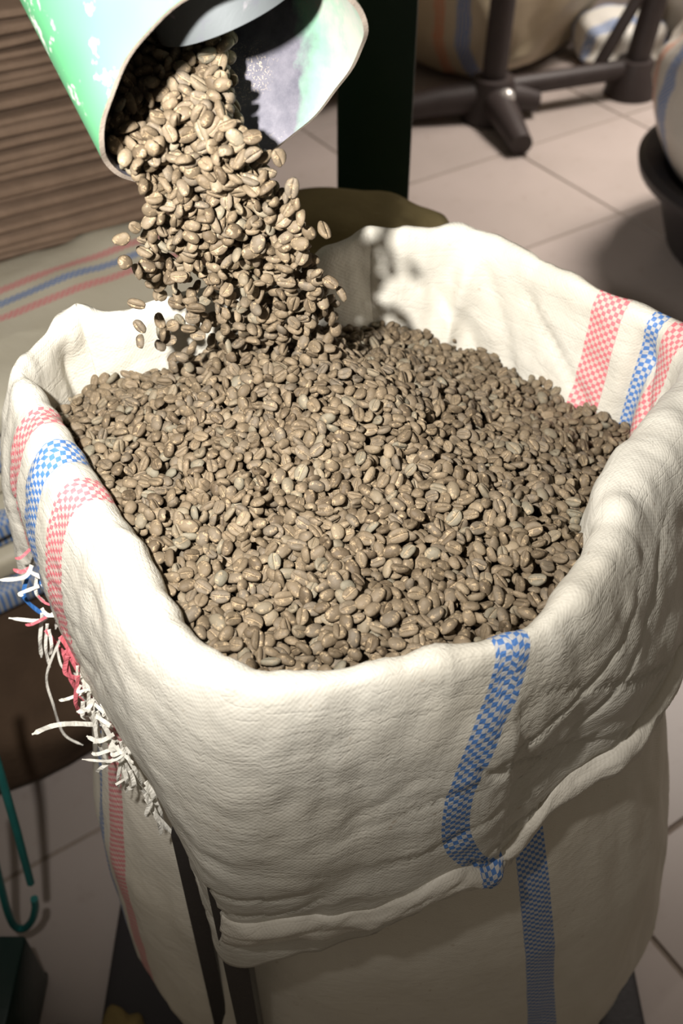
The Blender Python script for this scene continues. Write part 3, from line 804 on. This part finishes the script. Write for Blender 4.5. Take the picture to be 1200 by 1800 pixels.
# stack of folded woven sacks on the left
rz = R(36)
z = .10
dk = cloth_body('cloth_bundle', (.30, .20, .083), (-.55, .81, 0), R(25), M_dark_brown, .5, .5, .05, 7, 3)
tag(dk, 'dark brown cloth bundle on the floor under the folded sacks', 'cloth')
z = .165
lay = [(.030, M_fs2, 0, 0), (.026, M_fs3, .015, .01), (.022, M_fs2, -.01, .0), (.020, M_fs2, .02, -.01), (.022, M_fs3, 0, .012), (.024, M_fs2, .012, .0), (.026, M_fs, .0, .0)]
lab = ['lowest blue edged folded white sack of the left stack', 'plain folded white sack second from the bottom of the left stack', 'blue edged folded sack third from the bottom of the left stack',
       'blue edged folded sack in the middle of the left stack', 'plain folded sack third from the top of the left stack', 'blue edged folded sack right under the striped top one',
       'folded white sack with red, blue and red stripes topping the left stack']
for k, (h, m, dx, dy) in enumerate(lay):
    o = cloth_body('folded_sack', (.34, .15, h), (-.466 + dx, .991 + dy, z), rz + R(random.uniform(-3, 3)), m, .45, .25, .010, 8, 10 + k)
    tag(o, lab[k], 'folded sack', 'folded woven sacks stacked at the left'); z += 2 * h * .95
z_top = z
# stack of folded brown sacks behind it
zb_ = z_top - .03; Nbr = 22
names = ['lowest', 'second', 'third', 'fourth', 'fifth', 'sixth', 'seventh', 'eighth', 'ninth', 'tenth', 'eleventh', 'twelfth', 'thirteenth', 'fourteenth', 'fifteenth', 'sixteenth', 'seventeenth', 'eighteenth', 'nineteenth', 'twentieth', 'twenty-first', 'topmost']
supp = cloth_body('cloth_bundle', (.30, .19, zb_ / 2), (-.50, 1.405, 0), R(30), M_dark_brown, .3, .3, .03, 6, 5)
tag(supp, 'brown cloth bundle carrying the stack of brown folded sacks', 'cloth')
for k in range(Nbr):
    h = random.uniform(.0068, .0098)
    o = cloth_body('brown_folded_sack', (.30, .20, h), (-.50 + random.uniform(-.012, .012), 1.395 + random.uniform(-.012, .012), zb_), R(30) + R(random.uniform(-2, 2)), M_brown, .42, .25, .012, 9, 40 + k)
    tag(o, ('%s folded brown sack %s the pile behind the chute' % (names[k], 'in' if 0 < k < Nbr - 1 else 'of')) if k in (0, Nbr - 1) else '%s folded brown sack from the bottom of the pile behind the chute' % names[k],
        'folded sack', 'brown folded sacks piled at the left'); zb_ += 2 * h * .93
# olive sack close behind the main sack
o = cloth_body('olive_sack', (.150, .095, .352), (.015, .915, 0), R(-10), M_olive, .55, .6, .02, 9, 77)
tag(o, 'olive brown cloth sack standing behind the open sack', 'sack')

# dark green machine post
g = empty('machine_post', (.037, 1.12, 0)); tag(g, 'dark green steel post standing behind the open sack', 'post')
b = bmesh.new(); bm_box(b, (0, 0, .80), (.084, .06, 1.59)); bm_obj('column', b, M_post, g, bevel=.003)
b = bmesh.new(); bm_box(b, (0, 0, .006), (.16, .12, .012)); bm_obj('foot_plate', b, M_post, g, bevel=.002)

# machine stand with two uprights at the back
ms = empty('machine_stand', at_z(860, 205, 0)); tag(ms, 'dark iron two legged machine stand on the pale floor', 'stand')
p2 = at_z(1105, 165, 0) - ms.location
def tube(name, pts, r, mat=M_iron, sq_=False): b = bmesh.new(); bm_tube(b, pts, r, 14, square=sq_); return bm_obj(name, b, mat, ms)
tube('upright', [(0, 0, .06), (.02, .05, .9)], .034); tube('upright', [p2 + Vector((0, 0, .06)), p2 + Vector((.10, .06, .9))], .034)
tube('crossbar', [(0, 0, .075), p2 + Vector((0, 0, .075))], .028)
b = bmesh.new(); bm_tube(b, [(0, 0, .0), (0, 0, .03), (0, 0, .11)], [.085, .082, .055], 20); hub0 = bm_obj('hub', b, M_iron, ms)
b = bmesh.new(); bm_tube(b, [p2, p2 + Vector((0, 0, .03)), p2 + Vector((0, 0, .10))], [.075, .072, .05], 20); bm_obj('hub', b, M_iron, ms)
for e in ((.055, -.245, .03), (-.30, -.05, .03), (.13, .02, .035)): tube('foot', [(0, 0, .06), (e[0] * .5, e[1] * .5, .05), e], [.045, .04, .03])
tube('brace', [p2 + Vector((-.12, -.03, .07)), p2 + Vector((.05, .03, .42))], .018)
b = bmesh.new(); bmesh.ops.create_uvsphere(b, u_segments=16, v_segments=8, radius=.022); bmesh.ops.transform(b, matrix=Matrix.Translation((.03, -.075, .085)), verts=b.verts[:]); bm_obj('bolt', b, M_bolt, hub0)

# sacks of the far corner
ORG = (.60, .22, .12)
def far_sack(size, loc, rz_, stripes, lab_, seed, base=(.50, .42, .29), rx=0):
    o = cloth_body('filled_sack', size, loc, rz_, woven('far_sack_weave', stripes, base=base, cell=.006, weave=.006), .6, .55, .06, 5, seed, rx=rx)
    tag(o, lab_, 'sack', 'filled sacks in the far corner')
far_sack((.36, .26, .30), (.46, 3.22, 0), R(52), [(-.12, .05, BLUE), (-.03, .05, ORG), (.17, .05, BLUE)], 'slumped sack with orange and blue stripes behind the stand\'s left leg', 21)
far_sack((.30, .26, .30), (1.26, 3.30, 0), R(30), [(-.05, .05, BLUE), (-.15, .05, ORG), (.10, .04, BLUE)], 'striped sack behind the stand\'s right leg', 23, (.60, .56, .48))
# crumpled empty sack on top of the crossbar's far side
far_sack((.13, .10, .06), (.84, 3.16, 0), R(10), [(-.04, .04, BLUE), (.05, .03, BLUE)], 'small crumpled white and blue sack by the right stand leg', 24, (.70, .68, .62))

far_sack((.33, .24, .26), (-.22, 2.98, 0), R(14), [(-.21, .05, BLUE), (-.05, .05, ORG)], 'tan sack with a blue stripe seen between chute and green post', 25)
# black basin with a sack in it
bs = empty('rubber_basin', (.99, 2.02, 0)); tag(bs, 'black rubber basin on the floor at the right', 'basin')
b = bmesh.new(); pr_ = [(.0, .0), (.23, .0), (.25, .02), (.305, .17), (.345, .185), (.35, .205), (.335, .215), (.295, .20), (.235, .03), (.0, .025)]
rings = []
for (r, z_) in pr_: rings.append([b.verts.new((max(r, .001) * math.cos(2 * math.pi * k / 64), max(r, .001) * math.sin(2 * math.pi * k / 64), z_)) for k in range(64)])
for r0, r1 in zip(rings, rings[1:]):
    for k in range(64): b.faces.new((r0[k], r0[(k + 1) % 64], r1[(k + 1) % 64], r1[k]))
bm_obj('bowl', b, M_basin, bs)
for s_ in (-1, 1):
    b = bmesh.new(); bm_tube(b, [(s_ * .33, -.06, .195), (s_ * .385, -.05, .19), (s_ * .40, 0, .188), (s_ * .385, .05, .19), (s_ * .33, .06, .195)], .010, 8)
    if s_ > 0: bm_obj('handle', b, M_basin, bs)
    else: b.free()
o = cloth_body('filled_sack', (.34, .31, .23), (1.0, 2.03, .135), R(15), woven('basin_sack_weave', [(3.14 * .265 + .12, .05, BLUE), (3.14 * .265 + .03, .04, ORG)], base=(.62, .58, .52), cell=.006), .7, .9, .03, 6, 31, uvmode='round')
tag(o, 'pale filled sack with blue stripe standing in the black basin', 'sack')

# bottom left: teal hook rods, green machine leg, ochre rag, black base tray
hk = empty('teal_hook', at_y(40, 1640, .46)); tag(hk, 'teal enamelled steel rod bent into a hook at lower left', 'hook')
def hp(px, py, y=.46): return at_y(px, py, y) - hk.location
b = bmesh.new(); bm_tube(b, [Vector(p) for p in catmull(np.array([list(hp(*q)) for q in [(-45, 1380), (-20, 1470), (2, 1560), (14, 1604), (26, 1628), (42, 1632), (56, 1618), (62, 1596), (60, 1580)]]), 60)], .0042, 10); bm_obj('hook', b, M_teal, hk)
b = bmesh.new(); bm_tube(b, [hp(-60, 1180), hp(-5, 1340), hp(30, 1462), hp(54, 1552)], .0040, 10); bm_obj('rod', b, M_teal, hk)
gp = at_z(-10, 1790, .0)
ml = empty('steel_block', (-.395, .385, 0)); tag(ml, 'low dark teal steel block in the lower left corner', 'block')
b = bmesh.new(); bm_box(b, (0, 0, .065), (.12, .09, .12)); bm_obj('column', b, plain('deep_teal_enamel', (.006, .026, .022), .35, .4, 12), ml, bevel=.004)
b = bmesh.new(); bm_box(b, (-.005, 0, .005), (.125, .10, .01)); bm_obj('foot_plate', b, M_post, ml, bevel=.002)
o = cloth_body('ochre_rag', (.06, .05, .014), (-.262, .335, 0), R(30), M_yellow, .8, .8, .03, 22, 51); tag(o, 'small ochre rag on the floor beside the sack', 'rag')
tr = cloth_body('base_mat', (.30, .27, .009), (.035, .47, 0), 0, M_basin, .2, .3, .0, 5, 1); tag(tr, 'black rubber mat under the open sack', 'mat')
